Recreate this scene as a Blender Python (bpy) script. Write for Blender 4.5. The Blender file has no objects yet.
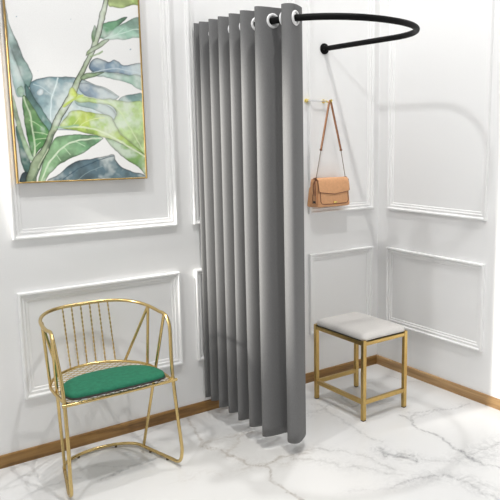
import bpy, bmesh, math, random
import numpy as np
from mathutils import Vector, noise

S = 1.45                      # metres per layout unit (the camera stands 1 unit above the floor)
random.seed(7); rng = np.random.default_rng(7)
scene = bpy.context.scene
C = scene.collection
PI = math.pi

# ------------------------------------------------------------------ camera
F_PX, PPX, PPY = 681.703, 340.5, 250.0
YAW, PITCH = 0.68394341, 0.16504911
CAM = np.array([-1.97506682, -2.16639294, 1.0])
_c, _s, _cp, _sp = math.cos(YAW), math.sin(YAW), math.cos(PITCH), math.sin(PITCH)
FW = np.array([_s*_cp, _c*_cp, -_sp]); RT = np.array([_c, -_s, 0.0]); UP = np.cross(RT, FW)
cd = bpy.data.cameras.new('camera'); cam = bpy.data.objects.new('camera', cd); C.objects.link(cam)
cam.location = Vector(CAM) * S
cam.rotation_euler = (PI/2 - PITCH, 0, -YAW)
cd.sensor_fit = 'HORIZONTAL'; cd.sensor_width = 36.0
cd.lens = F_PX / 500.0 * 36.0
cd.shift_x = -(PPX - 250.0) / 500.0
cd.clip_start = 0.05
scene.camera = cam

def at_z(u, v, z=0.0):
    d = FW + RT*(u-PPX)/F_PX - UP*(v-PPY)/F_PX
    return CAM + d*(z-CAM[2])/d[2]
def at_y(u, v, y=0.0):
    d = FW + RT*(u-PPX)/F_PX - UP*(v-PPY)/F_PX
    return CAM + d*(y-CAM[1])/d[1]

# ------------------------------------------------------------------ materials
def lin(c):
    return tuple(((x/255.0)/12.92 if x/255.0 <= 0.04045 else ((x/255.0+0.055)/1.055)**2.4) for x in c)
def new_mat(name):
    m = bpy.data.materials.new(name); m.use_nodes = True
    nt = m.node_tree; return m, nt, nt.nodes['Principled BSDF']
def nd(nt, typ, **kw):
    n = nt.nodes.new(typ)
    for k, v in kw.items(): setattr(n, k, v)
    return n
def noise_tex(nt, scale, detail=4, rough=.55, vec=None):
    n = nd(nt, 'ShaderNodeTexNoise'); n.inputs['Scale'].default_value = scale
    n.inputs['Detail'].default_value = detail; n.inputs['Roughness'].default_value = rough
    if vec is not None: nt.links.new(vec, n.inputs['Vector'])
    return n
def ramp(nt, fac, stops):
    r = nd(nt, 'ShaderNodeValToRGB'); e = r.color_ramp.elements
    while len(e) < len(stops): e.new(.5)
    for el, (p, c) in zip(e, stops): el.position = p; el.color = (*c, 1)
    nt.links.new(fac, r.inputs['Fac']); return r
def bump(nt, b, h, strength, dist):
    n = nd(nt, 'ShaderNodeBump'); n.inputs['Strength'].default_value = strength; n.inputs['Distance'].default_value = dist
    nt.links.new(h, n.inputs['Height']); nt.links.new(n.outputs['Normal'], b.inputs['Normal'])
def plain(name, col, rough=.5, metal=0.0, nscale=60, var=.06, bs=0.0, spec=.5):
    m, nt, b = new_mat(name)
    tc = nd(nt, 'ShaderNodeTexCoord'); n = noise_tex(nt, nscale, 3, .5, tc.outputs['Object'])
    a = tuple(max(0, x*(1-var)) for x in col); c = tuple(min(1, x*(1+var)) for x in col)
    r = ramp(nt, n.outputs['Fac'], [(.3, a), (.7, c)])
    nt.links.new(r.outputs['Color'], b.inputs['Base Color'])
    b.inputs['Roughness'].default_value = rough; b.inputs['Metallic'].default_value = metal
    b.inputs['Specular IOR Level'].default_value = spec
    if bs: bump(nt, b, n.outputs['Fac'], bs, .002)
    return m

M = {}
M['wall'] = plain('painted_wall', (.85, .85, .846), .55, 0, 220, .012, .06, .3)
M['trim'] = plain('painted_moulding', (.86, .86, .856), .4, 0, 90, .01, 0, .4)
M['brass'] = plain('brushed_brass', (.63, .47, .205), .27, 1.0, 40, .05)
M['brass2'] = plain('satin_brass_square_tube', (.56, .39, .145), .33, 1.0, 50, .06)
M['hookbrass'] = plain('bright_brass', (.85, .68, .22), .25, 1.0, 60, .05)
M['chrome'] = plain('chrome', (.7, .7, .72), .2, 1.0, 60, .03)
M['black'] = plain('black_powder_coat', (.005, .005, .005), .55, 0, 120, .1, 0, .1)
M['green'] = plain('green_velvet', (.022, .17, .095), .75, 0, 55, .14, .12, .25)
M['stoolseat'] = plain('pale_leatherette', (.60, .58, .555), .42, 0, 90, .03, .05, .4)
M['bag'] = plain('peach_leather', (.68, .36, .18), .45, 0, 70, .06, .08, .4)
M['bagdark'] = plain('brown_edge_leather', (.23, .095, .045), .5, 0, 70, .1, 0, .4)
M['strap'] = plain('tan_strap_leather', (.50, .25, .13), .5, 0, 70, .1, 0, .4)
M['cord'] = plain('grey_brown_cord', (.33, .27, .23), .45, .3, 70, .1, 0, .4)
M['darkpad'] = plain('brown_rubber', (.10, .065, .03), .6, 0, 70, .1)
M['ring'] = plain('white_grommet', (.82, .82, .82), .3, .0, 70, .02)
M['gold_frame'] = plain('gold_picture_frame', (.36, .24, .085), .42, .6, 30, .15)
M['shadowgap_trim'] = plain('black_gap_shade_and_trim', (.03, .028, .025), .8, 0, 70, .1)  # near-black: painted shade in the stool seat gap, plus cushion piping and tag window

# curtain cloth: fine weave
m, nt, b = new_mat('grey_blackout_cloth')
tc = nd(nt, 'ShaderNodeTexCoord')
mp = nd(nt, 'ShaderNodeMapping'); mp.inputs['Scale'].default_value = (160, 160, 40)
nt.links.new(tc.outputs['Object'], mp.inputs['Vector'])
n = noise_tex(nt, 3.0, 3, .6, mp.outputs['Vector'])
r = ramp(nt, n.outputs['Fac'], [(.25, (.150, .150, .151)), (.75, (.185, .185, .186))])
nt.links.new(r.outputs['Color'], b.inputs['Base Color'])
b.inputs['Roughness'].default_value = .7; b.inputs['Specular IOR Level'].default_value = .2
b.inputs['Sheen Weight'].default_value = .0
bump(nt, b, n.outputs['Fac'], .1, .001)
M['curtain'] = m

# oak skirting: long grain
def wood(name, dark, mid, light, axis):
    m, nt, b = new_mat(name)
    tc = nd(nt, 'ShaderNodeTexCoord'); mp = nd(nt, 'ShaderNodeMapping')
    sc = [22.0, 22.0, 22.0]; sc[axis] = 1.6
    mp.inputs['Scale'].default_value = sc
    nt.links.new(tc.outputs['Object'], mp.inputs['Vector'])
    n = noise_tex(nt, 1.6, 6, .62, mp.outputs['Vector']); n.inputs['Distortion'].default_value = .8
    r = ramp(nt, n.outputs['Fac'], [(.28, dark), (.5, mid), (.72, light)])
    nt.links.new(r.outputs['Color'], b.inputs['Base Color']); b.inputs['Roughness'].default_value = .42
    bump(nt, b, n.outputs['Fac'], .15, .002)
    return m
M['oak_back'] = wood('oak_skirting_brown', (.095, .042, .010), (.25, .130, .036), (.37, .215, .07), 0)
M['oak_right'] = wood('oak_skirting_golden', (.27, .145, .055), (.44, .27, .12), (.54, .36, .18), 1)

# marble floor: veins are a stored field, broken up by procedural noise
m, nt, b = new_mat('white_marble')
tc = nd(nt, 'ShaderNodeTexCoord')
at = nd(nt, 'ShaderNodeAttribute', attribute_name='vein')      # R thin vein, G cloud, B warm
sep = nd(nt, 'ShaderNodeSeparateColor'); nt.links.new(at.outputs['Color'], sep.inputs['Color'])
n1 = noise_tex(nt, 22, 8, .7, tc.outputs['Object']); n1.inputs['Distortion'].default_value = 1.6
n2 = noise_tex(nt, 3.1, 6, .6, tc.outputs['Object']); n2.inputs['Distortion'].default_value = 1.2
def math_node(op, a, bb, clamp=False):
    x = nd(nt, 'ShaderNodeMath', operation=op); x.use_clamp = clamp
    for i, v in enumerate((a, bb)):
        if isinstance(v, (int, float)): x.inputs[i].default_value = v
        else: nt.links.new(v, x.inputs[i])
    return x.outputs[0]
rid = ramp(nt, n1.outputs['Fac'], [(.42, (.05,)*3), (.60, (1,)*3)])
cl = math_node('MULTIPLY', sep.outputs['Green'], rid.outputs['Color'])
thin = math_node('MULTIPLY', sep.outputs['Red'], ramp(nt, n1.outputs['Fac'], [(.3, (.35,)*3), (.55, (1,)*3)]).outputs['Color'])
bg = ramp(nt, n2.outputs['Fac'], [(.0, (0,)*3), (.6, (0,)*3), (.8, (.08,)*3)])
tot = math_node('ADD', math_node('ADD', math_node('MULTIPLY', thin, .72), math_node('MULTIPLY', cl, .34)), bg.outputs['Color'], True)
warm = nd(nt, 'ShaderNodeMixRGB'); warm.inputs['Color1'].default_value = (.24, .24, .25, 1); warm.inputs['Color2'].default_value = (.34, .26, .17, 1)
nt.links.new(sep.outputs['Blue'], warm.inputs['Fac'])
mixc = nd(nt, 'ShaderNodeMixRGB'); mixc.inputs['Color1'].default_value = (.73, .727, .72, 1)
nt.links.new(tot, mixc.inputs['Fac']); nt.links.new(warm.outputs['Color'], mixc.inputs['Color2'])
nt.links.new(mixc.outputs['Color'], b.inputs['Base Color'])
b.inputs['Roughness'].default_value = .22; b.inputs['Specular IOR Level'].default_value = .35
M['marble'] = m

# watercolour canvas: pigment stored on the canvas, paper grain procedural
m, nt, b = new_mat('watercolour_canvas')
at = nd(nt, 'ShaderNodeAttribute', attribute_name='pigment')
tc = nd(nt, 'ShaderNodeTexCoord'); n = noise_tex(nt, 260, 3, .6, tc.outputs['Object'])
r = ramp(nt, n.outputs['Fac'], [(.3, (.95,)*3), (.7, (1,)*3)])
mx = nd(nt, 'ShaderNodeMixRGB', blend_type='MULTIPLY'); mx.inputs['Fac'].default_value = 1
nt.links.new(at.outputs['Color'], mx.inputs['Color1']); nt.links.new(r.outputs['Color'], mx.inputs['Color2'])
nt.links.new(mx.outputs['Color'], b.inputs['Base Color']); b.inputs['Roughness'].default_value = .7
b.inputs['Specular IOR Level'].default_value = .2
M['canvas'] = m

# ------------------------------------------------------------------ mesh helpers (layout units)
def add_box(bm, lo, hi, bev=0.0, seg=2):
    lo, hi = Vector(lo), Vector(hi)
    vs = [bm.verts.new((x, y, z)) for x in (lo.x, hi.x) for y in (lo.y, hi.y) for z in (lo.z, hi.z)]
    idx = [(0,1,3,2), (4,6,7,5), (0,4,5,1), (2,3,7,6), (0,2,6,4), (1,5,7,3)]
    fs = [bm.faces.new([vs[i] for i in f]) for f in idx]
    if bev:
        es = set(e for f in fs for e in f.edges)
        bmesh.ops.bevel(bm, geom=list(es), offset=bev, segments=seg, affect='EDGES', profile=.5)

def catmull(pts, n=8, closed=False):
    P = [Vector(p) for p in pts]; out = []; L = len(P)
    rngk = range(L if closed else L-1)
    for i in rngk:
        if closed: a, b_, c, d = P[i-1], P[i], P[(i+1) % L], P[(i+2) % L]
        else: a, b_, c, d = P[max(i-1, 0)], P[i], P[i+1], P[min(i+2, L-1)]
        for k in range(n):
            t = k/n
            out.append(.5*((2*b_) + (c-a)*t + (2*a-5*b_+4*c-d)*t*t + (3*b_-a-3*c+d)*t**3))
    if not closed: out.append(P[-1])
    return out

def add_tube(bm, pts, r, seg=10, closed=False, cap=True):
    P = [Vector(p) for p in pts]; n = len(P)
    T = []
    for i in range(n):
        if closed: t = P[(i+1) % n] - P[i-1]
        else: t = P[min(i+1, n-1)] - P[max(i-1, 0)]
        T.append(t.normalized())
    ref = Vector((0, 0, 1)) if abs(T[0].z) < .9 else Vector((1, 0, 0))
    nrm = (ref - T[0]*ref.dot(T[0])).normalized()
    rings = []
    norms = []
    for i in range(n):
        if i:
            nrm = (nrm - T[i]*nrm.dot(T[i])).normalized()
        norms.append(nrm.copy())
    twist = 0
    if closed:
        e = (norms[-1] - T[0]*norms[-1].dot(T[0])).normalized()
        twist = math.atan2(e.cross(norms[0]).dot(T[0]), e.dot(norms[0]))
    for i in range(n):
        a0 = twist*i/n if closed else 0
        u = norms[i]; w = T[i].cross(u)
        rr = r[i] if hasattr(r, '__len__') else r
        rings.append([bm.verts.new(P[i] + (u*math.cos(a0+2*PI*k/seg) + w*math.sin(a0+2*PI*k/seg))*rr) for k in range(seg)])
    m_ = n if closed else n-1
    for i in range(m_):
        A, B = rings[i], rings[(i+1) % n]
        for k in range(seg):
            bm.faces.new((A[k], A[(k+1) % seg], B[(k+1) % seg], B[k]))
    if cap and not closed:
        bm.faces.new(list(reversed(rings[0]))); bm.faces.new(rings[-1])

def add_lathe(bm, origin, axis, prof, seg=24):
    """prof: list of (distance along axis, radius)."""
    o, a = Vector(origin), Vector(axis).normalized()
    ref = Vector((0, 0, 1)) if abs(a.z) < .9 else Vector((1, 0, 0))
    u = (ref - a*ref.dot(a)).normalized(); w = a.cross(u)
    rings = []
    for d, r in prof:
        rings.append([bm.verts.new(o + a*d + (u*math.cos(2*PI*k/seg) + w*math.sin(2*PI*k/seg))*r) for k in range(seg)])
    for A, B in zip(rings, rings[1:]):
        for k in range(seg): bm.faces.new((A[k], A[(k+1) % seg], B[(k+1) % seg], B[k]))
    bm.faces.new(list(reversed(rings[0]))); bm.faces.new(rings[-1])

def add_pillow(bm, outline, z0, z1, edge, n=6):
    """A cushion from a plan outline (list of (x, y)), domed top, rounded edges."""
    cx = sum(p[0] for p in outline)/len(outline); cy = sum(p[1] for p in outline)/len(outline)
    prof = []
    h = z1-z0
    for k in range(n+1):          # side rounding
        a = -PI/2 + PI*k/n*.95
        prof.append((1, edge*(math.cos(a)-1), z0 + h*.42*(1+math.sin(a))))
    rings = []
    def ring(inset, z, scale=1.0):
        out = []
        for x, y in outline:
            d = Vector((x-cx, y-cy)); L = d.length
            q = d*(max(L+inset, 0)/L)*scale
            out.append(bm.verts.new((cx+q.x, cy+q.y, z)))
        return out
    rings.append(ring(-edge*1.2, z0))
    for _, ins, z in prof: rings.append(ring(ins, z))
    zt = prof[-1][2]
    for sc_, zz in ((.9, .5), (.75, .8), (.5, .95), (.25, 1.0)):
        rings.append(ring(-edge, zt + (z1-zt)*zz, sc_))
    for A, B in zip(rings, rings[1:]):
        for k in range(len(A)): bm.faces.new((A[k], A[(k+1) % len(A)], B[(k+1) % len(A)], B[k]))
    c = bm.verts.new((cx, cy, z1))
    for k in range(len(rings[-1])): bm.faces.new((rings[-1][k], rings[-1][(k+1) % len(A)], c))
    bm.faces.new(list(reversed(rings[0])))

def link(name, bm, mat, parent=None, smooth=True, angle=40):
    bmesh.ops.recalc_face_normals(bm, faces=bm.faces)
    base = Vector((0, 0, 0))
    p = parent
    while p is not None: base += p.location; p = p.parent
    for v in bm.verts: v.co = v.co*S - base
    me = bpy.data.meshes.new(name); bm.to_mesh(me); bm.free()
    me.materials.append(M[mat] if isinstance(mat, str) else mat)
    if smooth:
        me.polygons.foreach_set('use_smooth', [True]*len(me.polygons))
        me.set_sharp_from_angle(angle=math.radians(angle))
    o = bpy.data.objects.new(name, me); C.objects.link(o)
    if parent is not None: o.parent = parent
    return o

def thing(name, label, cat, loc, group=None):
    o = bpy.data.objects.new(name, None); C.objects.link(o)
    o.empty_display_size = .05
    o.location = Vector(loc)*S
    o['label'] = label; o['category'] = cat
    if group: o['group'] = group
    return o

def struct(name, bm, mat, label, smooth=True, angle=40):
    o = link(name, bm, mat, None, smooth, angle); o['kind'] = 'structure'; o['label'] = label
    o['category'] = name.split('_')[0] if not name.startswith('trim') else 'moulding'
    return o
def B(): return bmesh.new()

# ------------------------------------------------------------------ room shell
WH = 2.05
bm = B(); add_box(bm, (-3.4, 0, 0), (.1, .1, WH)); struct('wall_back', bm, 'wall', 'white painted back wall behind the curtain, with the framed leaf print', False)
bm = B(); add_box(bm, (0, -3.3, 0), (.1, 0, WH)); struct('wall_right', bm, 'wall', 'white painted right wall with panel mouldings beside the stool', False)

def skirting(name, mat, label, back):
    prof = [(0, 0), (.0085, 0), (.0085, .035), (.007, .0382), (.004, .0395), (0, .0395)]
    bm = B(); ends = []
    for t in ((-3.4, 0.0) if back else (-3.3, 0.0)):
        ring = []
        for d, z in prof:
            e = -d if t == 0 else 0
            ring.append(bm.verts.new((t+e, -d, z) if back else (-d, t+e, z)))
        ends.append(ring)
    for k in range(len(prof)):
        j = (k+1) % len(prof); bm.faces.new((ends[0][k], ends[0][j], ends[1][j], ends[1][k]))
    bm.faces.new(ends[0]); bm.faces.new(list(reversed(ends[1])))
    struct(name, bm, mat, label, True, 25)
skirting('baseboard_back', 'oak_back', 'brown oak skirting board along the back wall', True)
skirting('baseboard_right', 'oak_right', 'golden oak skirting board along the right wall', False)

# panel mouldings: stepped picture-frame profile, mitred
PROF = [(0, 0), (0, .0110), (.0015, .0138), (.0060, .0142), (.0085, .0124), (.0092, .0078), (.0125, .0068), (.0165, .0080), (.0195, .0074),
        (.0212, .0040), (.0250, .0036), (.0285, .0030), (.030, 0)]
def moulding(n, wall, a0, a1, z0, z1, label):
    bm = B(); rings = []
    for d, h in PROF:
        r = []
        for a, z in ((a0+d, z0+d), (a1-d, z0+d), (a1-d, z1-d), (a0+d, z1-d)):
            r.append(bm.verts.new((a, -h, z) if wall == 'back' else (-h, a, z)))
        rings.append(r)
    for A, Bq in zip(rings, rings[1:]):
        for k in range(4): bm.faces.new((A[k], A[(k+1) % 4], Bq[(k+1) % 4], Bq[k]))
    struct('trim_%d' % n, bm, 'trim', label, True, 20)
Z1, Z2, Z3, Z4 = .2012, .535, .6972, 1.86
moulding(1, 'back', -1.4665, -.9385, Z3, Z4, 'upper white panel moulding around the framed leaf print')
moulding(2, 'back', -1.4665, -.9385, Z1, Z2, 'lower white panel moulding behind the brass chair')
moulding(3, 'back', -.8785, -.435, Z3, Z4, 'upper white panel moulding half hidden behind the grey curtain')
moulding(4, 'back', -.8785, -.435, Z1, Z2, 'lower white panel moulding half hidden behind the grey curtain')
moulding(5, 'back', -.375, -.035, Z3, Z4, 'upper white panel moulding behind the peach handbag')
moulding(6, 'back', -.375, -.035, Z1, Z2, 'lower white panel moulding behind the stool')
moulding(7, 'right', -.590, -.0655, Z3, Z4, 'upper white panel moulding on the right wall beside the corner')
moulding(8, 'right', -.590, -.0655, Z1, Z2, 'lower white panel moulding on the right wall beside the stool')
moulding(9, 'right', -1.19, -.6575, Z3, Z4, 'upper white panel moulding at the right edge of the photo')
moulding(10, 'right', -1.19, -.6575, Z1, Z2, 'lower white panel moulding at the right edge of the photo')

# ------------------------------------------------------------------ marble floor with a stored vein field
X0, X1, Y0, Y1, ST = -3.4, 0.0, -3.3, 0.0, .006
nx, ny = int((X1-X0)/ST)+1, int((Y1-Y0)/ST)+1
gx = np.linspace(X0, X1, nx); gy = np.linspace(Y0, Y1, ny)
GX, GY = np.meshgrid(gx, gy)
def value_noise(shape_x, shape_y, scale, seed, octv=4, pers=.5):
    r = np.random.default_rng(seed); out = np.zeros_like(shape_x); amp = 1.0; tot = 0
    for o_ in range(octv):
        L = 64; g = r.random((L, L)); fx = shape_x*scale*(2**o_) + 100.3*o_+57; fy = shape_y*scale*(2**o_) + 41.7*o_+33
        ix = np.floor(fx).astype(int); iy = np.floor(fy).astype(int); tx = fx-ix; ty = fy-iy
        tx = tx*tx*(3-2*tx); ty = ty*ty*(3-2*ty)
        a = g[iy % L, ix % L]; b_ = g[iy % L, (ix+1) % L]; c = g[(iy+1) % L, ix % L]; d = g[(iy+1) % L, (ix+1) % L]
        out += amp*((a*(1-tx)+b_*tx)*(1-ty) + (c*(1-tx)+d*tx)*ty); tot += amp; amp *= pers
    return out/tot
def seg_dist(px, py, ax, ay, bx, by):
    dx, dy = bx-ax, by-ay; t = np.clip(((px-ax)*dx + (py-ay)*dy)/(dx*dx+dy*dy+1e-12), 0, 1)
    return np.hypot(px-ax-t*dx, py-ay-t*dy)
WX = GX + (value_noise(GX, GY, 9, 1)-.5)*.05 + (value_noise(GX, GY, 40, 5, 3)-.5)*.022
WY = GY + (value_noise(GX, GY, 9, 2)-.5)*.05 + (value_noise(GX, GY, 40, 6, 3)-.5)*.022
thinf = np.zeros_like(GX); cloud = np.zeros_like(GX); warmf = np.zeros_like(GX)
def vein(px, w_thin, w_cloud, s_thin, s_cloud, warm=0.0):
    pts = [at_z(u, v)[:2] for u, v in px]
    D = np.full_like(GX, 9.0)
    for (a, b_) in zip(pts, pts[1:]): D = np.minimum(D, seg_dist(WX, WY, a[0], a[1], b_[0], b_[1]))
    t = s_thin*np.clip(1-D/(w_thin*.62), 0, 1) if s_thin else 0*D
    c = s_cloud*np.exp(-(D/w_cloud)**2)
    global thinf, cloud, warmf
    thinf = np.maximum(thinf, t); cloud = np.maximum(cloud, c)
    if warm: warmf = np.maximum(warmf, warm*np.exp(-(D/(w_cloud*1.5))**2))
vein([(184,418), (186,422), (196.5,434), (202,445), (211,448.6)], .011, .02, .7, .2, .7)
vein([(205,443), (227,437), (240,434), (252,430)], .012, .035, .45, .6, .8)
vein([(228,452), (236,440), (245,432)], .011, .03, .35, .45, .8)
vein([(205,444), (216,447), (234,456), (249,465), (267,467), (285,458), (306,454)], .012, .03, .7, .55, .6)
vein([(240,470), (262,464), (285,466)], .012, .035, .3, .5, .6)
vein([(290,461), (298,453), (316,449), (342,450.6), (365,456), (389,470)], .011, .03, .45, .6, .1)
vein([(292,459), (320,462), (350,466), (402,474)], .012, .035, .4, .5, .05)
vein([(267,468), (272,483), (288,495), (300,502)], .010, .016, .85, .25, .5)
vein([(310,404), (316,405), (339,418), (357.5,428.5), (373,439), (381,441.5)], .010, .025, .4, .4)
vein([(378,449), (392,453), (402,457), (414,461)], .016, .04, .85, .95)
vein([(381,446), (386,455), (400,452), (412,455)], .014, .03, .7, .9)
vein([(395,484), (416,477), (442,474), (468,482), (486,493), (500,500)], .014, .04, .6, .8)
vein([(416,477), (440,480), (470,476), (500,490)], .012, .04, .3, .6)
vein([(350,494), (372,492), (395,486)], .011, .03, .3, .3)
vein([(400,416), (412,419), (418.6,428.5), (434,434), (452,448), (465,456), (484,465), (500,467.5)], .010, .02, .95, .35)
vein([(412,419), (418.6,413), (431.6,411.6), (447,408), (470,403)], .010, .03, .6, .6)
vein([(405,412), (425,416), (445,410)], .011, .03, .3, .5)
vein([(464,457), (484,450), (500,442)], .012, .05, .5, .95)
vein([(470,460), (488,456), (504,456)], .012, .05, .3, .8)
vein([(100,480), (112,476), (129,467), (143,464), (158,456)], .014, .028, .8, .6)
vein([(75,471), (100,466), (128,466)], .010, .02, .3, .3)
vein([(385,450), (410,458), (429,460), (452,460)], .011, .03, .4, .6)
vein([(310,413), (330,405), (352,402)], .012, .045, .3, .6)
vein([(340,396), (352,408), (360,402), (378,399)], .011, .04, .6, .7)
vein([(372,398), (378,404), (386,401)], .010, .02, .5, .5)
vein([(30,492), (60,480), (80,478)], .010, .025, .4, .3)
vein([(165,415), (178,408), (196,404)], .010, .02, .3, .2)
vein([(130,440), (150,432), (172,424)], .010, .02, .35, .3)
vein([(180,480), (200,470), (222,474)], .010, .03, .15, .25, .8)
vein([(390,376), (410,381), (436,385), (460,392)], .010, .025, .35, .3, .3)
# further veins over the part of the floor the photo does not reach
for k in range(16):
    x = random.uniform(-3.2, -.1); y = random.uniform(-3.2, -1.1); a = random.uniform(.2, 1.1); pts = []
    for j in range(7):
        pts.append((x, y)); x += .12*math.cos(a); y += .12*math.sin(a); a += random.uniform(-.5, .5)
    D = np.full_like(GX, 9.0)
    for p, q in zip(pts, pts[1:]): D = np.minimum(D, seg_dist(WX, WY, p[0], p[1], q[0], q[1]))
    fade = np.clip((-1.0-GY)/.2, 0, 1)
    thinf = np.maximum(thinf, .6*np.clip(1-D/.012, 0, 1)*fade); cloud = np.maximum(cloud, .5*np.exp(-(D/.04)**2)*fade)
verts = np.stack([GX, GY, np.zeros_like(GX)], -1).reshape(-1, 3)*S
ii = np.arange((ny-1)*nx).reshape(ny-1, nx)[:, :-1].reshape(-1)
faces = np.stack([ii, ii+1, ii+nx+1, ii+nx], -1)
def grid_mesh(name, verts, faces, attr, data):
    me = bpy.data.meshes.new(name)
    me.vertices.add(len(verts)); me.vertices.foreach_set('co', verts.astype(np.float32).ravel())
    me.loops.add(len(faces)*4); me.loops.foreach_set('vertex_index', faces.astype(np.int32).ravel())
    me.polygons.add(len(faces)); me.polygons.foreach_set('loop_start', np.arange(0, len(faces)*4, 4, dtype=np.int32))
    me.update(calc_edges=True); me.validate()
    a = me.attributes.new(attr, 'FLOAT_COLOR', 'POINT')
    rgba = np.concatenate([data, np.ones((len(data), 1))], 1).astype(np.float32)
    a.data.foreach_set('color', rgba.ravel())
    return me
me = grid_mesh('floor', verts, faces, 'vein', np.stack([thinf, cloud, warmf], -1).reshape(-1, 3))
me.materials.append(M['marble'])
o = bpy.data.objects.new('floor', me); C.objects.link(o); o['kind'] = 'structure'; o['label'] = 'white marble floor with grey and tan veins'; o['category'] = 'floor'

# ------------------------------------------------------------------ framed leaf print
PY = -.020                                    # front of the canvas
pl, pr, pb, pt = -1.4455, -1.0455, .8635, 1.472
pic = thing('framed_print', 'tall watercolour print of green and teal leaves in a thin gold frame', 'picture', ((pl+pr)/2, -.002, pb))
bm = B(); t = .0048
for lo, hi in (((pl, PY-.003, pb), (pl+t, -.0115, pt)), ((pr-t, PY-.003, pb), (pr, -.0115, pt)),
               ((pl+t, PY-.003, pb), (pr-t, -.0115, pb+t)), ((pl+t, PY-.003, pt-t), (pr-t, -.0115, pt))):
    add_box(bm, lo, hi, .0008, 1)
add_box(bm, (pl+.03, -.0115, pt-.10), (pr-.03, -.0002, pt-.085))      # hanging batten behind
link('frame', bm, 'gold_frame', pic, True, 30)
NXP, NZP = 300, 450
cx_ = np.linspace(pl+t*.8, pr-t*.8, NXP); cz_ = np.linspace(pb+t*.8, pt-t*.8, NZP)
PX, PZ = np.meshgrid(cx_, cz_)
pts = np.stack([PX, np.full_like(PX, PY), PZ], -1) - CAM
zz = pts@FW; UU = PPX + F_PX*(pts@RT)/zz; VV = PPY - F_PX*(pts@UP)/zz     # sketch coordinates of the leaf drawing
UW = UU*2.5 + (value_noise(PX, PZ, 30, 11, 3)-.5)*7; VW = VV*2.5 + (value_noise(PX, PZ, 30, 12, 3)-.5)*7
N1 = value_noise(PX, PZ, 22, 13, 4, .6); N2 = value_noise(PX, PZ, 70, 14, 3, .6); N3 = value_noise(PX, PZ, 9, 15, 3); N4 = value_noise(PX, PZ, 17, 16, 4, .55)
col = np.ones(PX.shape+(3,))*np.array(lin((240, 240, 239)))
def L(c): return np.array(lin(c))
def smooth_outline(p, n=5): return [(q.x, q.y) for q in catmull([(x, y, 0) for x, y in p], n, True)]
def wash(outline, c0, c1, g0, g1, c2=None, amt=.5, edge=.35, smooth=True, ew=4.0, op=1.0):
    """A watercolour leaf: colour runs from c0 (near g0) to c1 (near g1), blooms of c2, darker pigment at its rim."""
    global col
    q = smooth_outline(outline) if smooth else outline
    xs = [p[0] for p in q]; ys = [p[1] for p in q]
    box = (UW > min(xs)-8) & (UW < max(xs)+8) & (VW > min(ys)-8) & (VW < max(ys)+8)
    u = UW[box]; v = VW[box]
    inside = np.zeros(u.shape, bool); D = np.full(u.shape, 99.0)
    for (ax, ay), (bx, by) in zip(q, q[1:]+q[:1]):
        cond = ((ay > v) != (by > v)); xi = (bx-ax)*(v-ay)/((by-ay) if abs(by-ay) > 1e-9 else 1e-9)+ax
        inside ^= cond & (u < xi)
        D = np.minimum(D, seg_dist(u, v, ax, ay, bx, by))
    al = np.clip(np.where(inside, D, -D)/1.6+.5, 0, 1)*op
    dx, dy = g1[0]-g0[0], g1[1]-g0[1]
    tt = np.clip(((u-g0[0])*dx+(v-g0[1])*dy)/(dx*dx+dy*dy) + (N1[box]-.5)*.9, 0, 1)[:, None]
    c = L(c0)*(1-tt)+L(c1)*tt
    if c2 is not None:
        k = np.clip((N3[box]*.5+N1[box]*.5-.42)*6, 0, 1)[:, None]*amt; c = c*(1-k)+L(c2)*k
    c = c*(1-(N2[box]-.5)[:, None]*.4)
    wv = np.clip((N4[box]-.5)*3.4, 0, .6)[:, None]; c = c*(1-wv)+np.array((.80, .85, .82))*wv
    dv = np.clip((.44-N4[box])*3.0, 0, .45)[:, None]; c = c*(1-dv)
    c = c*.95+.035
    rim = np.exp(-(D/ew)**2)*(.3+1.1*N1[box]) + .8*np.exp(-(D/1.6)**2); c = c*(1-edge*rim[:, None])
    col[box] = col[box]*(1-al[:, None]) + np.clip(c, 0, 1)*al[:, None]
def stroke(p, w, c, op=.8):
    global col
    q = [(k.x, k.y) for k in catmull([(x, y, 0) for x, y in p], 6)]
    D = np.full(UW.shape, 99.0)
    for (a, b_) in zip(q, q[1:]): D = np.minimum(D, seg_dist(UW, VW, a[0], a[1], b_[0], b_[1]))
    al = (np.clip((w-D)/1.4+.5, 0, 1)*op*(.55+.8*N2))[..., None].clip(0, 1); col = col*(1-al)+L(c)*al
# big slate-blue leaf behind the stem
wash([(72,214), (92,200), (130,192), (175,193), (225,205), (265,222), (292,241), (282,262), (292,292), (240,322), (165,326), (132,322), (105,282), (84,246)],
     (118,152,160), (212,226,226), (95,205), (170,300), (80,116,132), .45, .4)
stroke([(146,194), (140,215), (130,248), (128,300)], 1.6, (226,238,238))
stroke([(84,212), (110,222), (135,240)], 1.2, (215,230,232), .6)
wash([(92,232), (100,224), (108,226), (106,236), (98,239)], (190,208,214), (225,235,238), (92,224), (108,238), None, 0, .2)
# trailing leaf from the upper left
wash([(14,18), (22,55), (40,98), (58,140), (76,172), (82,192), (76,214), (66,226), (58,214), (50,186), (34,140), (20,100)],
     (212,226,224), (98,136,130), (20,40), (76,215), (140,172,160), .35, .45)
wash([(18,92), (34,136), (50,184), (60,214), (62,240), (50,243), (38,236), (26,180)], (214,228,226), (170,200,196), (20,100), (60,240), (190,214,208), .4, .2)
wash([(40,224), (52,216), (60,226), (56,242), (44,238)], (150,185,160), (190,214,196), (42,220), (58,240), None, 0, .2)
wash([(62,212), (72,222), (86,244), (112,282), (134,318), (128,334), (112,322), (88,290), (66,250)], (90,128,124), (128,166,158), (66,220), (125,330), (76,116,112), .4, .4)
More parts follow.
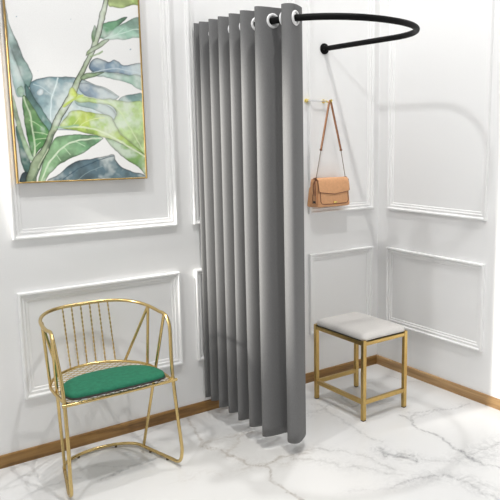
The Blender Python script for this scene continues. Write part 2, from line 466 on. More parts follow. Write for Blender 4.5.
# lower-left leaves
wash([(38,318), (50,322), (62,352), (74,392), (82,424), (70,438), (58,418), (46,372)], (84,124,112), (70,108,102), (44,320), (72,430), (110,150,130), .35, .4)
wash([(30,238), (40,268), (52,312), (66,352), (84,386), (88,402), (76,400), (56,362), (40,312), (30,270)], (206,224,192), (176,208,166), (32,245), (84,398), None, 0, .25)
wash([(58,238), (76,256), (98,292), (124,330), (134,348), (122,362), (100,372), (86,392), (76,372), (64,320), (56,270)],
     (150,188,132), (92,150,82), (60,250), (110,350), (70,130,72), .5, .4)
stroke([(60,244), (78,296), (86,350), (88,392)], 2.0, (222,236,205)); stroke([(84,330), (104,332), (126,340)], 1.1, (200,222,180))
stroke([(86,350), (104,346), (126,346)], 1.1, (200,222,180)); stroke([(74,300), (92,308), (106,320)], 1.0, (196,220,176)); stroke([(86,368), (100,356)], 1.0, (196,220,176))
# yellow-green leaf at the top edge
wash([(272,-40), (350,-60), (352,8), (334,12), (316,16), (298,20), (282,18), (270,10)], (196,218,140), (176,204,112), (280,0), (345,10), (214,228,170), .4, .35)
# upper right leaves
wash([(242,92), (246,66), (262,56), (290,50), (318,45), (296,66), (280,84), (262,97), (250,98)], (96,150,112), (130,176,140), (250,90), (310,50), (70,122,92), .4, .4)
wash([(254,100), (266,92), (282,74), (310,58), (352,44), (356,90), (330,97), (300,99), (270,101)], (166,204,182), (186,214,200), (260,100), (350,60), (138,186,160), .5, .25)
stroke([(262,98), (300,84), (352,72)], 1.2, (214,232,222)); stroke([(288,88), (310,70)], .9, (214,232,222), .6)
# slate leaf with pale-green underside
wash([(222,168), (228,152), (244,146), (262,150), (274,154), (286,150), (298,154), (312,162), (356,160), (360,194), (300,184), (250,182), (230,178)],
     (118,142,162), (160,184,198), (226,165), (350,175), (86,112,136), .5, .45)
wash([(228,178), (260,180), (310,186), (358,192), (360,226), (330,212), (296,202), (262,194), (238,188)], (190,210,208), (150,188,164), (240,182), (350,215), (172,200,186), .4, .3)
stroke([(236,180), (280,172), (320,176), (356,186)], 1.2, (214,226,230), .7)
# right-hand teal leaf
wash([(294,252), (304,242), (322,237), (358,234), (360,280), (338,282), (316,270), (302,262)], (126,156,156), (152,184,168), (300,240), (355,280), (100,134,140), .45, .3)
# slate shadow leaf over the lime one
wash([(196,212), (220,208), (250,218), (280,234), (296,244), (270,252), (236,248), (206,236)], (132,150,168), (172,188,198), (205,220), (285,245), (110,132,150), .4, .3)
wash([(186,250), (220,248), (262,262), (286,280), (290,302), (266,290), (228,272), (196,264)], (164,188,184), (140,164,172), (195,255), (285,295), (190,208,200), .4, .25)
# the large lime leaf
wash([(172,238), (182,226), (196,236), (230,246), (272,248), (320,254), (362,264), (364,382), (336,362), (306,338), (284,308), (290,284), (276,266), (236,258), (196,256)],
     (198,220,150), (190,216,156), (180,240), (350,330), (172,206,140), .4, .3)
wash([(150,318), (168,290), (176,278), (204,276), (240,284), (276,290), (286,306), (304,336), (352,374), (364,392), (330,372), (290,354), (240,340), (190,326)],
     (198,214,104), (176,206,120), (170,290), (340,370), (138,180,84), .5, .3)
wash([(262,346), (300,356), (340,374), (366,390), (367,438), (348,418), (318,400), (288,376)], (132,174,98), (112,158,92), (270,350), (360,420), (172,200,120), .45, .4)
stroke([(150,318), (210,318), (280,342), (362,390)], 2.2, (226,236,206)); stroke([(196,318), (226,300), (262,296)], 1.2, (222,232,170)); stroke([(182,316), (196,296)], 1.0, (222,232,170))
stroke([(196,240), (256,252), (300,282), (358,374)], 1.4, (220,232,190), .6)
# mid green leaf
wash([(96,458), (106,412), (122,372), (140,346), (170,338), (210,336), (258,346), (234,366), (206,384), (170,400), (142,416), (122,440), (112,460)],
     (150,190,140), (104,160,116), (120,420), (220,350), (170,208,160), .45, .4)
stroke([(104,456), (124,406), (160,368), (206,350), (254,348)], 2.0, (226,238,214)); stroke([(160,368), (176,388)], 1.0, (200,224,190)); stroke([(190,356), (214,366)], 1.0, (200,224,190)); stroke([(140,384), (152,402)], 1.0, (200,224,190))
# dark slate leaf at the bottom
wash([(122,458), (150,432), (176,410), (206,400), (240,394), (268,390), (284,386), (290,400), (302,414), (330,428), (366,440), (368,470), (240,474)],
     (96,122,132), (72,98,112), (160,420), (320,450), (120,146,150), .45, .45)
stroke([(160,448), (200,420), (250,400), (284,390)], 1.3, (52,76,92), .7); stroke([(190,452), (220,430), (256,414)], 1.0, (150,172,176), .6)
wash([(48,458), (56,434), (68,430), (74,446), (68,460)], (52,72,80), (66,92,94), (52,440), (70,455), None, 0, .3)
# stem and its branches
wash([(262,-10), (274,-10), (262,44), (252,86), (240,122), (222,160), (206,196), (190,236), (168,276), (148,316), (132,352), (112,398), (94,438), (88,460), (62,460),
      (72,424), (88,392), (108,362), (124,326), (142,286), (164,246), (186,204), (206,164), (222,128), (234,92), (248,40)],
     (206,216,190), (150,170,132), (250,40), (80,440), (172,190,158), .4, .62)
wash([(234,62), (240,70), (238,96), (232,106), (230,84)], (104,140,96), (130,160,120), (234,62), (234,106), None, 0, .3)
stroke([(132,340), (108,396), (84,452)], 3.2, (84,108,88), .6); stroke([(120,372), (96,420)], 1.6, (206,214,186), .8)
wash([(214,138), (236,128), (262,112), (272,100), (262,100), (240,112), (222,124)], (176,194,150), (160,184,140), (216,135), (268,102), None, 0, .45)
stroke([(226,142), (244,136), (256,128)], 2.2, (150,172,130), .9)
wash([(200,196), (214,184), (240,180), (262,182), (240,190), (220,196), (208,202)], (164,184,146), (140,170,130), (202,196), (260,182), None, 0, .45)
wash([(168,242), (174,222), (184,220), (192,240), (180,252), (166,266), (158,262)], (208,222,110), (190,212,90), (172,225), (165,262), None, 0, .35)
stroke([(160,264), (184,248), (206,240)], 2.6, (196,214,110), .9)
stroke([(140,320), (170,316), (196,312)], 2.4, (150,186,150), .8)
for (u0, v0, r0) in ((41,42,1.6), (326,123,2.0), (177,48,1.0), (96,176,1.0), (40,300,1.0)):
    k = np.clip((r0-np.hypot(UW-u0, VW-v0))+.5, 0, 1)[..., None]*.7; col = col*(1-k)+L((120,150,170))*k
ii = np.arange((NZP-1)*NXP).reshape(NZP-1, NXP)[:, :-1].reshape(-1)
fcs = np.stack([ii, ii+1, ii+NXP+1, ii+NXP], -1)
vv = np.stack([PX, np.full_like(PX, PY), PZ], -1).reshape(-1, 3)*S - np.array(pic.location)
# close the back so the canvas is a slab, not a sheet
nb = len(vv)
back = np.array([[PX[0,0], -.0125, PZ[0,0]], [PX[0,-1], -.0125, PZ[0,-1]], [PX[-1,-1], -.0125, PZ[-1,-1]], [PX[-1,0], -.0125, PZ[-1,0]]])*S - np.array(pic.location)
c0, c1, c2, c3 = 0, NXP-1, NZP*NXP-1, (NZP-1)*NXP
fcs = np.concatenate([fcs, [[nb+3, nb+2, nb+1, nb], [c0, nb, nb+1, c1], [c1, nb+1, nb+2, c2], [c2, nb+2, nb+3, c3], [c3, nb+3, nb, c0]]])
me = grid_mesh('canvas', np.concatenate([vv, back]), fcs, 'pigment', np.concatenate([col.reshape(-1, 3)*.97, np.ones((4, 3))*.8]))
me.materials.append(M['canvas'])
o = bpy.data.objects.new('canvas', me); C.objects.link(o); o.parent = pic
o['label'] = 'white canvas painted with watercolour leaves'

# ------------------------------------------------------------------ curtain rod: U of black tube fixed to the back wall
RZ, RR = 1.336, .0098
RCX, RCY, RAD, REX = -.550, -.388, .259, 2.10
rodt = thing('curtain_rod', 'black U-shaped tubular rod fixed to the back wall and carrying the grey curtain', 'curtain rod', (RCX, -.004, RZ))
path = [Vector((RCX+RAD, -.004, RZ))] + [Vector((RCX+RAD, -.385*k/8, RZ)) for k in range(1, 8)]
def sup(v, e=REX): return math.copysign(abs(v)**(2/e), v)
path += [Vector((RCX+RAD*sup(math.cos(a)), RCY-RAD*sup(math.sin(a)), RZ)) for a in [PI*k/40 for k in range(41)]]
path += [Vector((RCX-RAD, RCY*(1-k/8), RZ)) for k in range(1, 8)] + [Vector((RCX-RAD, -.004, RZ))]
bm = B(); add_tube(bm, path, RR, 16); link('tube', bm, 'black', rodt)
for sx in (1, -1):
    bm = B(); add_lathe(bm, (RCX+sx*RAD, -.0002, RZ), (0, -1, 0), [(0, .0205), (.004, .0205), (.0062, .019), (.0075, .0135), (.016, .0125), (.017, .0105)], 28)
    fl = link('flange', bm, 'black', rodt)
    for a in (PI*.25, PI*.75, PI*1.25, PI*1.75):
        bm = B(); add_lathe(bm, (RCX+sx*RAD+.016*math.cos(a), -.0055, RZ+.016*math.sin(a)), (0, -1, 0), [(0, .0022), (.0012, .002), (.0016, .001)], 10)
        link('screw', bm, 'black', fl)

# ------------------------------------------------------------------ curtain: eight waves threaded on the rod
CZ0, CZ1 = .072, 1.374
peaks_y = [.004, -.055, -.121, -.182, -.251, -.317, -.400, -.486]     # outer (left-hand) crests, front one last
AMP_O, AMP_I = .047, .052
XC = -.800
def rod_x(y):
    if y > RCY: return RCX-RAD
    d = min(abs(y-RCY), RAD*.99)/RAD; return RCX-RAD*(1-d**REX)**(1/REX)
# control list: outer crest, inner crest alternating, from the wall outwards; the cloth hangs clear of the wall
ctrl = []
ys = [-.016] + peaks_y[1:]
for i, y in enumerate(ys):
    ctrl.append(('o', y))
    yn = ys[i+1] if i+1 < len(ys) else None
    if yn is not None: ctrl.append(('i', (y+yn)/2+.004))
wave = []        # plan polyline samples (x, y, crossing?)
NS = 28
for j in range(len(ctrl)-1):
    (ka, ya), (kb, yb) = ctrl[j], ctrl[j+1]
    for k in range(NS):
        t_ = k/NS
        ca = math.cos(PI*t_)                                     # 1 -> -1
        sgn = -1 if ka == 'o' else 1
        yy = ya+(yb-ya)*(t_ + .10*math.sin(2*PI*t_))
        ax = .5*(AMP_O+AMP_I)
        rx = rod_x(yy)
        off = sgn*ca
        x = rx + (off*AMP_O if off < 0 else off*AMP_I)
        bulge = 0
        wave.append((x, yy))
# the front wave wraps round towards the inside of the U and ends in a hem
front_pts = [wave[-20], wave[-16]] + [(-.808, -.468), (-.8165, -.479), (-.8165, -.493), (-.808, -.504), (-.796, -.507), (-.783, -.502), (-.767, -.492), (-.751, -.480), (-.737, -.467), (-.730, -.453), (-.735, -.438)]
wave = wave[:-20] + [(q.x, q.y) for q in catmull([(a, b_, 0) for a, b_ in front_pts], 8)]
# arc-length resample
W = [Vector((a, b_, 0)) for a, b_ in wave]
acc = [0.0]
for a, b_ in zip(W, W[1:]): acc.append(acc[-1]+(b_-a).length)
def along(s):
    lo = 0; hi = len(acc)-1
    while hi-lo > 1:
        m_ = (lo+hi)//2
        if acc[m_] <= s: lo = m_
        else: hi = m_
    f_ = (s-acc[lo])/max(acc[hi]-acc[lo], 1e-9); return W[lo].lerp(W[hi], f_)
NC = int(acc[-1]/.0028); cs = [acc[-1]*k/NC for k in range(NC+1)]
cpts = [along(s) for s in cs]
# where the cloth crosses the rod
cross = []
for k in range(NC):
    a = cpts[k].x-rod_x(cpts[k].y); b_ = cpts[k+1].x-rod_x(cpts[k+1].y)
    if a*b_ < 0:
        f_ = a/(a-b_); cross.append(cs[k]+(cs[k+1]-cs[k])*f_)
RIN, ROUT = .0135, .0215
zs = []
z = CZ0
while z < 1.28: zs.append(z); z += .03
k = 0
while 1.28+k*.0029 < CZ1: zs.append(1.28+k*.0029); k += 1
zs.append(CZ1)
curt = thing('curtain', 'grey pleated blackout curtain hanging from the black U-shaped rod', 'curtain', (XC, -.25, CZ0))
bm = B()
ph = [random.uniform(0, 6.28) for _ in range(4)]
grid = []
for z in zs:
    row = []
    h = (CZ1-z)/(CZ1-CZ0)
    for s, p in zip(cs, cpts):
        zl = z + h**6*(-.012+.040*p.y)          # the hem drops a little towards the front
        wob = .0022*h*math.sin(s*14+ph[0]+z*2.0)+.0015*h*math.sin(s*31+ph[1]-z*3)
        cxr = rod_x(p.y)
        fx = cxr+(p.x-cxr)*(1+.03*h)
        row.append(bm.verts.new((fx+wob, min(p.y+wob*.5, -.008), zl)))
    grid.append(row)
for r_ in range(len(zs)-1):
    zc = (zs[r_]+zs[r_+1])/2
    for k in range(NC):
        sc_ = (cs[k]+cs[k+1])/2
        if zc > 1.28 and any((sc_-q)**2+(zc-RZ)**2 < (RIN+.003)**2 for q in cross): continue
        bm.faces.new((grid[r_][k], grid[r_][k+1], grid[r_+1][k+1], grid[r_+1][k]))
cloth = link('cloth', bm, 'curtain', curt, True, 80)
sol = cloth.modifiers.new('thickness', 'SOLIDIFY'); sol.thickness = .0022; sol.offset = 0
for q in cross:
    p0, p1 = along(max(q-.004, 0)), along(q+.004); c = along(q); tdir = (p1-p0).normalized(); nrm = Vector((tdir.y, -tdir.x, 0))
    bm = B()
    prof = [(RIN, -.0012), (RIN, .0012), (RIN+.0012, .0028), (RIN+.004, .0034), (ROUT-.0015, .0026), (ROUT, .0008), (ROUT, -.0008), (ROUT-.0015, -.0026), (RIN+.004, -.0034), (RIN+.0012, -.0028)]
    rings = []
    for k in range(32):
        a = 2*PI*k/32; d = tdir*math.cos(a)+Vector((0, 0, 1))*math.sin(a)
        rings.append([bm.verts.new(Vector((c.x, c.y, RZ))+d*r_+nrm*h_) for r_, h_ in prof])
    for k in range(32):
        A, Bq = rings[k], rings[(k+1) % 32]
        for i in range(len(prof)): bm.faces.new((A[i], A[(i+1) % len(prof)], Bq[(i+1) % len(prof)], Bq[i]))
    g = link('grommet', bm, 'ring', curt); g['label'] = 'white eyelet ring'

# ------------------------------------------------------------------ brass tub chair with green cushion
CX = -1.283; TR = .0052
chair = thing('tub_chair', 'brass wire tub chair with a green velvet seat cushion, under the leaf print', 'chair', (CX, -.20, 0))
half = [(.100, -.070), (.0, 0)]
def ring_pt(th):     # back rail, th 0..pi from right arm to left arm
    c_, s_ = math.cos(th), math.sin(th)
    return Vector((CX+.165*math.copysign(abs(c_)**.64, c_)*(1.02 if c_ < 0 else 1), -.232+.180*abs(s_)**.76, .468+.017*s_))
def side(sx):
    return [(CX+sx*.1655, -.252, .4685), (CX+sx*.167, -.272, .463), (CX+sx*.168, -.287, .447), (CX+sx*.167, -.297, .42), (CX+sx*.160, -.315, .31), (CX+sx*.162, -.335, .17),
            (CX+sx*.166, -.347, .075), (CX+sx*.1655, -.348, .045), (CX+sx*.164, -.340, .022), (CX+sx*.162, -.322, .011), (CX+sx*.158, -.298, .0095), (CX+sx*.141, -.225, .0095), (CX+sx*.125, -.155, .0095)]
pts = [ring_pt(PI-PI*k/24) for k in range(25)] + [Vector(p) for p in side(1)]
pts += [Vector((CX+.122*math.cos(a), -.150+.076*math.sin(a), .0095)) for a in [PI*k/16 for k in range(1, 16)]]
pts += [Vector(p) for p in reversed(side(-1))]
bm = B(); add_tube(bm, catmull(pts, 4, True), TR, 12, True); link('frame', bm, 'brass', chair)
for sx in (1, -1):
    a = Vector((CX+sx*.165, -.262, .464)); b_ = Vector((CX+sx*.124, -.156, .010))
    bm = B(); add_tube(bm, [a.lerp(b_, k/10) for k in range(11)], .0046, 10); link('rear_leg', bm, 'brass', chair)
SZ = .280
def seat_pt(th): return Vector((CX+.156*math.cos(th), -.205+.155*math.sin(th), SZ+.006*math.sin(th)))
seat_path = [Vector((CX+.152, -.320, SZ-.004)), Vector((CX+.156, -.30, SZ-.003)), Vector((CX+.157, -.25, SZ-.002))] + [seat_pt(PI*k/24) for k in range(25)] + \
            [Vector((CX-.157, -.25, SZ-.002)), Vector((CX-.156, -.30, SZ-.003)), Vector((CX-.152, -.320, SZ-.004)), Vector((CX-.145, -.328, SZ-.005)), Vector((CX+.145, -.328, SZ-.005))]
bm = B(); add_tube(bm, catmull(seat_path, 3, True), .0046, 10, True); link('seat_rim', bm, 'brass', chair)
# struts: a V from the back rail to the seat rim on either side
for sx in (1, -1):
    th = .31; top = ring_pt(th); top.x = CX+sx*abs(top.x-CX); 
    for tb in (math.acos(.66), math.acos(.955)):
        bt = seat_pt(tb); bt.x = CX+sx*abs(bt.x-CX)
        bm = B(); add_tube(bm, [top.lerp(bt, k/8) for k in range(9)], .0044, 10); link('strut', bm, 'brass', chair)
# six thin twisted spindles
for k in range(6):
    xo = (-.069+.0276*k)
    th = math.acos(math.copysign((abs(xo)/.165)**(1/.64), xo)); a = ring_pt(th); tb = math.acos((xo+.010)/.156); b_ = seat_pt(tb)
    bm = B(); ax = (b_-a).normalized(); u = ax.cross(Vector((0, 1, 0))).normalized(); w = ax.cross(u)
    NT = 72
    for phs in (0, PI):
        add_tube(bm, [a.lerp(b_, i/NT)+(u*math.cos(i*.62+phs)+w*math.sin(i*.62+phs))*.0011 for i in range(NT+1)], .0016, 6)
    link('spindle', bm, 'brass', chair)
# wire lattice inside the seat rim
outl = [(p.x, p.y) for p in catmull(seat_path, 3, True)]
def inside(x, y, q=outl):
    r_ = False
    for (ax, ay), (bx, by) in zip(q, q[1:]+q[:1]):
        if (ay > y) != (by > y) and x < (bx-ax)*(y-ay)/(by-ay)+ax: r_ = not r_
    return r_
bm = B()
for sgn in (1, -1):
    for k in range(-36, 37):
        c = k*.0200; run = []
        for i in range(0, 241):
            t_ = -.30+.6*i/240
            x = CX+t_*.80; y = -.19+sgn*(t_*.62)+c
            if inside(x, y): run.append(Vector((x, y, SZ+.0005*sgn+ .006*max(0, (y+.205)/.155))))
            elif len(run) > 2: break
            else: run = []
        if len(run) > 2: add_tube(bm, [run[0], run[-1]], .0009, 5)
link('wire_lattice', bm, 'brass', chair)
# cushion: D shape
oc = []
for k in range(33):
    a = PI*k/32; e = .82
    oc.append((CX-.004+.146*math.copysign(abs(math.cos(a))**e, math.cos(a)), -.286+.120*math.sin(a)**.86))
oc += [(CX-.148, -.292), (CX-.140, -.319), (CX-.118, -.329), (CX-.06, -.332), (CX, -.333), (CX+.06, -.332), (CX+.110, -.329), (CX+.134, -.319), (CX+.143, -.292)]
oc = [(p.x, p.y) for p in catmull([(x, y, 0) for x, y in oc], 2, True)]
bm = B(); add_pillow(bm, oc, SZ+.0035, SZ+.0255, .009); cu = link('cushion', bm, 'green', chair, True, 70); cu['label'] = 'dark green velvet cushion'
ocb = [(CX+(x-CX)*1.0, -.24+(y+.24)*1.0) for x, y in oc]
bm = B(); add_tube(bm, [(x, y, SZ+.0075) for x, y in ocb], .0028, 6, True); link('piping', bm, 'shadowgap_trim', cu)
for sx in (1, -1):
    for (x, y) in ((.132, -.19), (.152, -.272), (.060, -.084)):
        bm = B(); add_lathe(bm, (CX+sx*x, y, 0), (0, 0, 1), [(0, .0042), (.0045, .0042), (.006, .003)], 10); link('foot_pad', bm, 'darkpad', chair)

# ------------------------------------------------------------------ brass stool
sx0, sx1, sy0, sy1, SH, LW = -.468, -.253, -.445, -.156, .290, .0148
stool = thing('stool', 'square brass-framed stool with a pale grey padded seat, in the corner', 'stool', ((sx0+sx1)/2, (sy0+sy1)/2, 0))
corners = [(sx0, sy0), (sx1-LW, sy0), (sx0, sy1-LW), (sx1-LW, sy1-LW)]
for (x, y) in corners:
    bm = B(); add_box(bm, (x, y, .0035), (x+LW, y+LW, SH+.0065), .0009, 1); lg = link('leg', bm, 'brass2', stool, True, 30)
    bm = B(); add_box(bm, (x+.001, y+.001, 0), (x+LW-.001, y+LW-.001, .004)); link('foot_cap', bm, 'darkpad', lg, False)
def rail(name, lo, hi): 
    bm = B(); add_box(bm, lo, hi, .0009, 1); link(name, bm, 'brass2', stool, True, 30)
rt = .0125
for y in (sy0+.001, sy1-LW+.001): rail('top_rail', (sx0+LW, y, SH-rt), (sx1-LW, y+LW-.002, SH))
for x in (sx0+.001, sx1-LW+.001): rail('top_rail', (x, sy0+LW, SH-rt), (x+LW-.002, sy1-LW, SH))
zr0, zr1 = .061, .076
rail('stretcher', (sx0+LW, sy0+.001, zr0), (sx1-LW, sy0+LW-.001, zr1))
rail('stretcher', (sx0+LW, sy1-LW+.001, zr0), (sx1-LW, sy1-.001, zr1))
rail('stretcher', (sx0+.001, sy0+LW, zr0), (sx0+LW-.001, sy1-LW, zr1))
def rrect(x0, x1, y0, y1, r, n=8, per=6):
    out = []
    for cx, cy, a0 in ((x1-r, y1-r, 0), (x0+r, y1-r, PI/2), (x0+r, y0+r, PI), (x1-r, y0+r, 1.5*PI)):
        for k in range(n+1): out.append((cx+r*math.cos(a0+PI/2*k/n), cy+r*math.sin(a0+PI/2*k/n)))
    full = []
    for a, b_ in zip(out, out[1:]+out[:1]):
        L_ = math.dist(a, b_); m_ = max(1, int(L_/.02))
        for k in range(m_): full.append((a[0]+(b_[0]-a[0])*k/m_, a[1]+(b_[1]-a[1])*k/m_))
    return full
# rounded box cushion
bm = B()
ix0, ix1, iy0, iy1 = sx0+.0025, sx1-.0025, sy0+.0025, sy1-.0025
rings = []
for ins, z in ((.006, SH+.0035), (.001, SH+.0055), (-.0005, SH+.010), (.001, SH+.0155), (.005, SH+.0212), (.0105, SH+.0250), (.017, SH+.0274), (.026, SH+.0290), (.04, SH+.0302), (.065, SH+.031)):
    rr_ = max(.012, .020-ins*.1)
    rings.append([bm.verts.new((x, y, z)) for x, y in [(p) for p in [(q) for q in (lambda A: A)(rrect(0, 1, 0, 1, .08))] for p in [((ix0+ins)+(ix1-ix0-2*ins)*p[0], (iy0+ins)+(iy1-iy0-2*ins)*p[1])]]])
for A, Bq in zip(rings, rings[1:]):
    for k in range(len(A)): bm.faces.new((A[k], A[(k+1) % len(A)], Bq[(k+1) % len(A)], Bq[k]))
bm.faces.new(list(reversed(rings[0]))); bm.faces.new(rings[-1])
cu = link('seat_cushion', bm, 'stoolseat', stool, True, 60); cu['label'] = 'pale grey padded seat'
bm = B(); add_box(bm, (sx0+LW*.7, sy0+LW*.7, SH-.004), (sx1-LW*.7, sy1-LW*.7, SH+.004)); link('seat_board', bm, 'shadowgap_trim', stool, False)  # near-black board paints the shade line under the cushion

# ------------------------------------------------------------------ wall hook rail
HX, HZ = -.297, 1.136
hook = thing('wall_hook', 'small brass and chrome hook rail on the back wall holding the handbag', 'hook', (HX, -.001, HZ))
for x in (HX, HX-.084):
    bm = B(); add_lathe(bm, (x, -.0002, HZ), (0, -1, 0), [(0, .0078), (.003, .0078), (.0045, .0068), (.006, .0042), (.019, .0042), (.020, .003)], 20); link('mount', bm, 'hookbrass', hook)
bm = B(); add_tube(bm, [(HX-.090, -.020, HZ), (HX+.006, -.020, HZ)], .0026, 10); link('rail', bm, 'chrome', hook)
bm = B(); add_lathe(bm, (HX-.091, -.020, HZ), (-1, 0, 0), [(0, .003), (.001, .005), (.005, .005), (.007, .003)], 14); link('end_cap', bm, 'hookbrass', hook)
bm = B(); add_tube(bm, catmull([(HX, -.018, HZ), (HX+.002, -.028, HZ-.004), (HX+.003, -.038, HZ-.006), (HX+.003, -.045, HZ-.003), (HX+.003, -.047, HZ+.000)], 5), .0032, 10)
add_lathe(bm, (HX+.003, -.047, HZ-.002), (0, 0, 1), [(0, .003), (.002, .0052), (.006, .0052), (.008, .003)], 14); link('peg', bm, 'hookbrass', hook)

# ------------------------------------------------------------------ handbag
bx0, bx1, bz0, bz1 = -.367, -.2095, .7255, .838
by0, by1 = -.062, -.014
bag = thing('handbag', 'peach leather flap handbag hanging from the brass wall hook', 'handbag', ((bx0+bx1)/2, (by0+by1)/2, bz0))
bm = B()
# body: tapered box, narrower in depth at the top
levels = [(0, .0, 0.0), (.10, -.001, 0.0), (.55, .002, .003), (.88, .004, .008), (.97, .006, .012), (1.0, .010, .017)]
rings = []
for tz, ins, dep in levels:
    z = bz0+(bz1-.004-bz0)*tz
    ring = rrect(bx0+ins, bx1-ins, by0+dep+.002, by1-dep*.3, .008, 5)
    rings.append([bm.verts.new((x, y, z)) for x, y in ring])
nmin = min(len(r_) for r_ in rings)
bm.free(); bm = B(); rings = []
base = rrect(0, 1, 0, 1, .06, 5)
base = [(x, y) for x, y in base]
for tz, ins, dep in [(-.02, .006, .005)]+levels:
    z = bz0+(bz1-.004-bz0)*max(tz, 0) - (0 if tz >= 0 else .0)
    if tz == 0: z += .004
    xa, xb, ya, yb = bx0+ins, bx1-ins, by0+dep+.002, -.005-dep*.3
    rings.append([bm.verts.new((xa+(xb-xa)*x-.017*y*(1-x)*(1-.45*max(tz, 0)), ya+(yb-ya)*y, z)) for x, y in base])
for A, Bq in zip(rings, rings[1:]):
    for k in range(len(A)): bm.faces.new((A[k], A[(k+1) % len(A)], Bq[(k+1) % len(A)], Bq[k]))
bm.faces.new(list(reversed(rings[0]))); bm.faces.new(rings[-1])
link('body', bm, 'bag', bag, True, 45)
# front panel welt
def slab(bm, prof, y_front, y_back):
    f = [bm.verts.new((x, y_front(z), z)) for x, z in prof]; k_ = [bm.verts.new((x, y_back(z), z)) for x, z in prof]
    bm.faces.new(f); bm.faces.new(list(reversed(k_)))
    for i in range(len(prof)):
        j = (i+1) % len(prof); bm.faces.new((f[i], f[j], k_[j], k_[i]))
def front(z):           # y of the body's front face at height z
    tz = (z-bz0)/(bz1-.004-bz0); return by0+.002+ .012*max(0, min(1, tz))**2.2
pw = [(bx0+.010, .748), (bx0+.016, .7395), (bx0+.026, .737), (bx1-.026, .737), (bx1-.014, .7395), (bx1-.008, .748), (bx1-.008, .800), (bx0+.010, .800)]
bm = B(); add_tube(bm, [(x, front(z)-.0008, z) for x, z in [(bx0+.010, .800)]+pw[:6]+[(bx1-.008, .800)]], .0016, 6); link('piping', bm, 'bagdark', bag)
# flap: wraps over the top, pointed lower edge
fl_o = [(bx0+.003, bz1-.006), (bx0+.004, .792), (bx0+.008, .7885), ((bx0+bx1)/2, .7755), (bx1-.008, .7885), (bx1-.003, .792), (bx1-.003, bz1-.006)]
bm = B(); rows = []
NU = 18
lowz = lambda x: .7865-.010*(1-abs((x-(bx0+bx1)/2)/((bx1-bx0)/2)))+ (.003 if min(x-bx0, bx1-x) < .006 else 0)
for k in range(NU+1):
    x = bx0+.002+(bx1-bx0-.004)*k/NU; lz = lowz(x); row = []
    prof = [(front(lz)-.0045, lz), (front(lz+.015)-.005, lz+.015), (front(.815)-.0055, .815), (front(.826)-.005, .826), (front(.833)-.003, .8345), (front(.836)+.003, .8385), (front(.838)+.012, .8400), (by1-.010, .8395), (by1-.005, .836), (by1-.0042, .826)]
    inner = [(y+(.003 if i < 6 else (-.0 if i < 8 else -.002)), z-(.0 if i < 5 else .003 if i < 8 else 0)) for i, (y, z) in enumerate(prof)]
    rows.append([bm.verts.new((x, y, z)) for y, z in prof] + [bm.verts.new((x, y, z)) for y, z in reversed(inner)])
for A, Bq in zip(rows, rows[1:]):
    n_ = len(A)
    for i in range(n_): bm.faces.new((A[i], A[(i+1) % n_], Bq[(i+1) % n_], Bq[i]))
bm.faces.new(rows[0]); bm.faces.new(list(reversed(rows[-1])))
fl = link('flap', bm, 'bag', bag, True, 50)
edge = [(bx0+.002+(bx1-bx0-.004)*k/NU) for k in range(NU+1)]
bm = B(); add_tube(bm, [(bx0+.002, front(.83)-.003, .832), (bx0+.002, front(.81)-.0035, .81)] + [(x, front(lowz(x))-.0032, lowz(x)-.0006) for x in edge] + [(bx1-.002, front(.81)-.0035, .81), (bx1-.002, front(.83)-.003, .832)], .0018, 6)
link('flap_edge', bm, 'bagdark', fl)
bm = B(); add_box(bm, (-.293, by0-.0022, .7400), (-.279, by0+.004, .7470), .0012, 2); cl_ = link('clasp', bm, 'hookbrass', bag); cl_['label'] = 'small gold clasp plate'
# strap: leather upper half over the hook, thin cord below
hp = Vector((HX+.003, -.040, HZ-.0035))
for sgn, low, mid in ((-1, Vector((bx0+.006, -.036, .838)), Vector((-.338, -.038, .949))), (1, Vector((bx1-.004, -.036, .838)), Vector((-.238, -.038, .947)))):
    bm = B()
    a = hp+Vector((sgn*.0035, 0, .002)); n_ = 12
    dirv = (mid-a).normalized(); wv = Vector((0, 1, 0)); tv = dirv.cross(wv).normalized()
    prev = None
    for i in range(n_+1):
        p = a.lerp(mid, i/n_)
        vs = [bm.verts.new(p+wv*q+tv*w_) for q, w_ in ((-.0045, -.0018), (.0045, -.0018), (.0045, .0018), (-.0045, .0018))]
        if prev:
            for k in range(4): bm.faces.new((prev[k], prev[(k+1) % 4], vs[(k+1) % 4], vs[k]))
        else: bm.faces.new(vs)
        prev = vs
    bm.faces.new(list(reversed(prev)))
    st = link('strap', bm, 'strap', bag, True, 40); st['label'] = 'tan leather strap'
    bm = B()
    for wy in (-.0046, .0046): add_tube(bm, [a+Vector((0, wy, 0)), mid+Vector((0, wy, 0))], .0014, 6)
    add_box(bm, mid-Vector((.003, .0055, .004)), mid+Vector((.003, .0055, .004)), .001, 1)
    link('strap_edge', bm, 'bagdark', st)
    bm = B(); add_tube(bm, [mid, low], .0016, 8); co_ = link('strap_cord', bm, 'cord', bag)
    bm = B(); add_box(bm, low-Vector((.004, .006, .010)), low+Vector((.004, .006, .003)), .0012, 1); link('strap_tab', bm, 'bagdark', bag)
bm = B(); add_tube(bm, [hp+Vector((-.0045, 0, 0)), hp+Vector((-.003, 0, .0055)), hp+Vector((0, 0, .0072)), hp+Vector((.003, 0, .0055)), hp+Vector((.0045, 0, 0))], .0022, 6); link('strap_loop', bm, 'strap', bag)
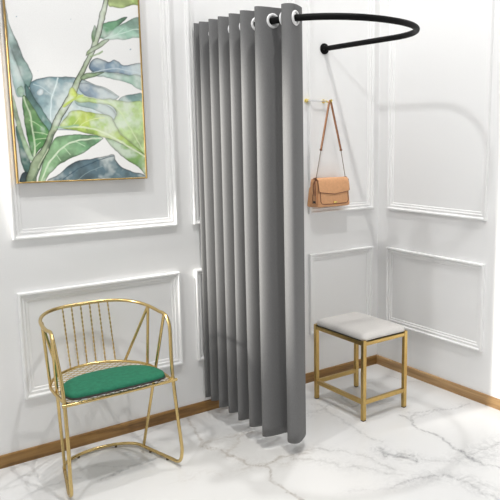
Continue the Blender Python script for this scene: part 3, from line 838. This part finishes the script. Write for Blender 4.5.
# leather charm with a tag on the left side
tx = bx0-.013
bm = B(); add_tube(bm, [(tx+.003, -.050, .829), (tx-.002, -.056, .822), (tx-.003, -.059, .800), (tx-.002, -.058, .772)], .0026, 6)
add_tube(bm, [(tx+.003, -.046, .829), (tx-.002, -.046, .815), (tx-.003, -.047, .795), (tx-.002, -.050, .772)], .0026, 6)
ch = link('charm_strap', bm, 'bagdark', bag)
bm = B(); add_box(bm, (tx-.004, -.064, .742), (tx, -.043, .776), .0015, 1); tg = link('charm_tag', bm, 'bag', ch)
bm = B(); add_box(bm, (tx-.0052, -.061, .744), (tx-.0035, -.047, .752), .0005, 1); link('tag_window', bm, 'shadowgap_trim', tg, False)
bm = B(); add_tube(bm, [(tx-.0045, y, z) for y, z in ((-.064, .742), (-.043, .742), (-.043, .776), (-.064, .776))], .0009, 5, True); link('tag_edge', bm, 'bagdark', tg)

# ------------------------------------------------------------------ light
w = bpy.data.worlds.new('world'); scene.world = w; w.use_nodes = True
nt = w.node_tree; bgn = nt.nodes['Background']
tc = nd(nt, 'ShaderNodeTexCoord')
dot = nd(nt, 'ShaderNodeVectorMath', operation='DOT_PRODUCT'); dot.inputs[1].default_value = (-.92, -.12, .34)  # directional backdrop, brighter from the left, shaped to shade the curtain folds
nt.links.new(tc.outputs['Generated'], dot.inputs[0])
ad = math_node('MULTIPLY_ADD', dot.outputs['Value'], .5); ad.node.inputs[2].default_value = .5
r = ramp(nt, ad, [(.0, (.04, .04, .04)), (.45, (.10, .10, .10)), (.72, (.50, .50, .50)), (1.0, (1, .995, .985))])
nt.links.new(r.outputs['Color'], bgn.inputs['Color']); bgn.inputs['Strength'].default_value = .88

def lamp(name, loc, power, size, color=(1, 1, 1), target=None, spot=None):
    if spot:
        d = bpy.data.lights.new(name, 'SPOT'); d.spot_size = math.radians(spot); d.spot_blend = .8; d.shadow_soft_size = size
    else:
        d = bpy.data.lights.new(name, 'POINT'); d.shadow_soft_size = size
    d.energy = power; d.color = color
    o = bpy.data.objects.new(name, d); C.objects.link(o); o.location = Vector(loc)*S
    if target is not None: o.rotation_euler = (Vector(target)*S-o.location).to_track_quat('-Z', 'Y').to_euler()
    return o
lamp('unseen_overhead_lamp', (-.48, -.27, 3.5), 180, .045)
lamp('unseen_overhead_lamp', (-1.0, -1.35, 3.4), 232, .06, (1, .985, .96))
lamp('unseen_overhead_lamp', (-2.1, -.80, 2.7), 108, .07)  # unseen lamp, added to brighten the left end of the back wall
lamp('added_curtain_spot', (-3.1, -.12, 1.60), 1150, .08, (1, .965, .90), (-.86, -.27, .80), 26)  # unseen spot, added to brighten the left-facing curtain folds
lamp('spot_on_floor', (-.95, -.72, 2.9), 85, .05, (1, .90, .74), (-1.06, -.62, 0), 20)

vs_ = scene.view_settings
vs_.view_transform = 'Standard'; vs_.look = 'None'; vs_.gamma = 1; vs_.use_curve_mapping = False; vs_.exposure = 0.1
scene.cycles.use_denoising = True
scene.cycles.max_bounces = 8
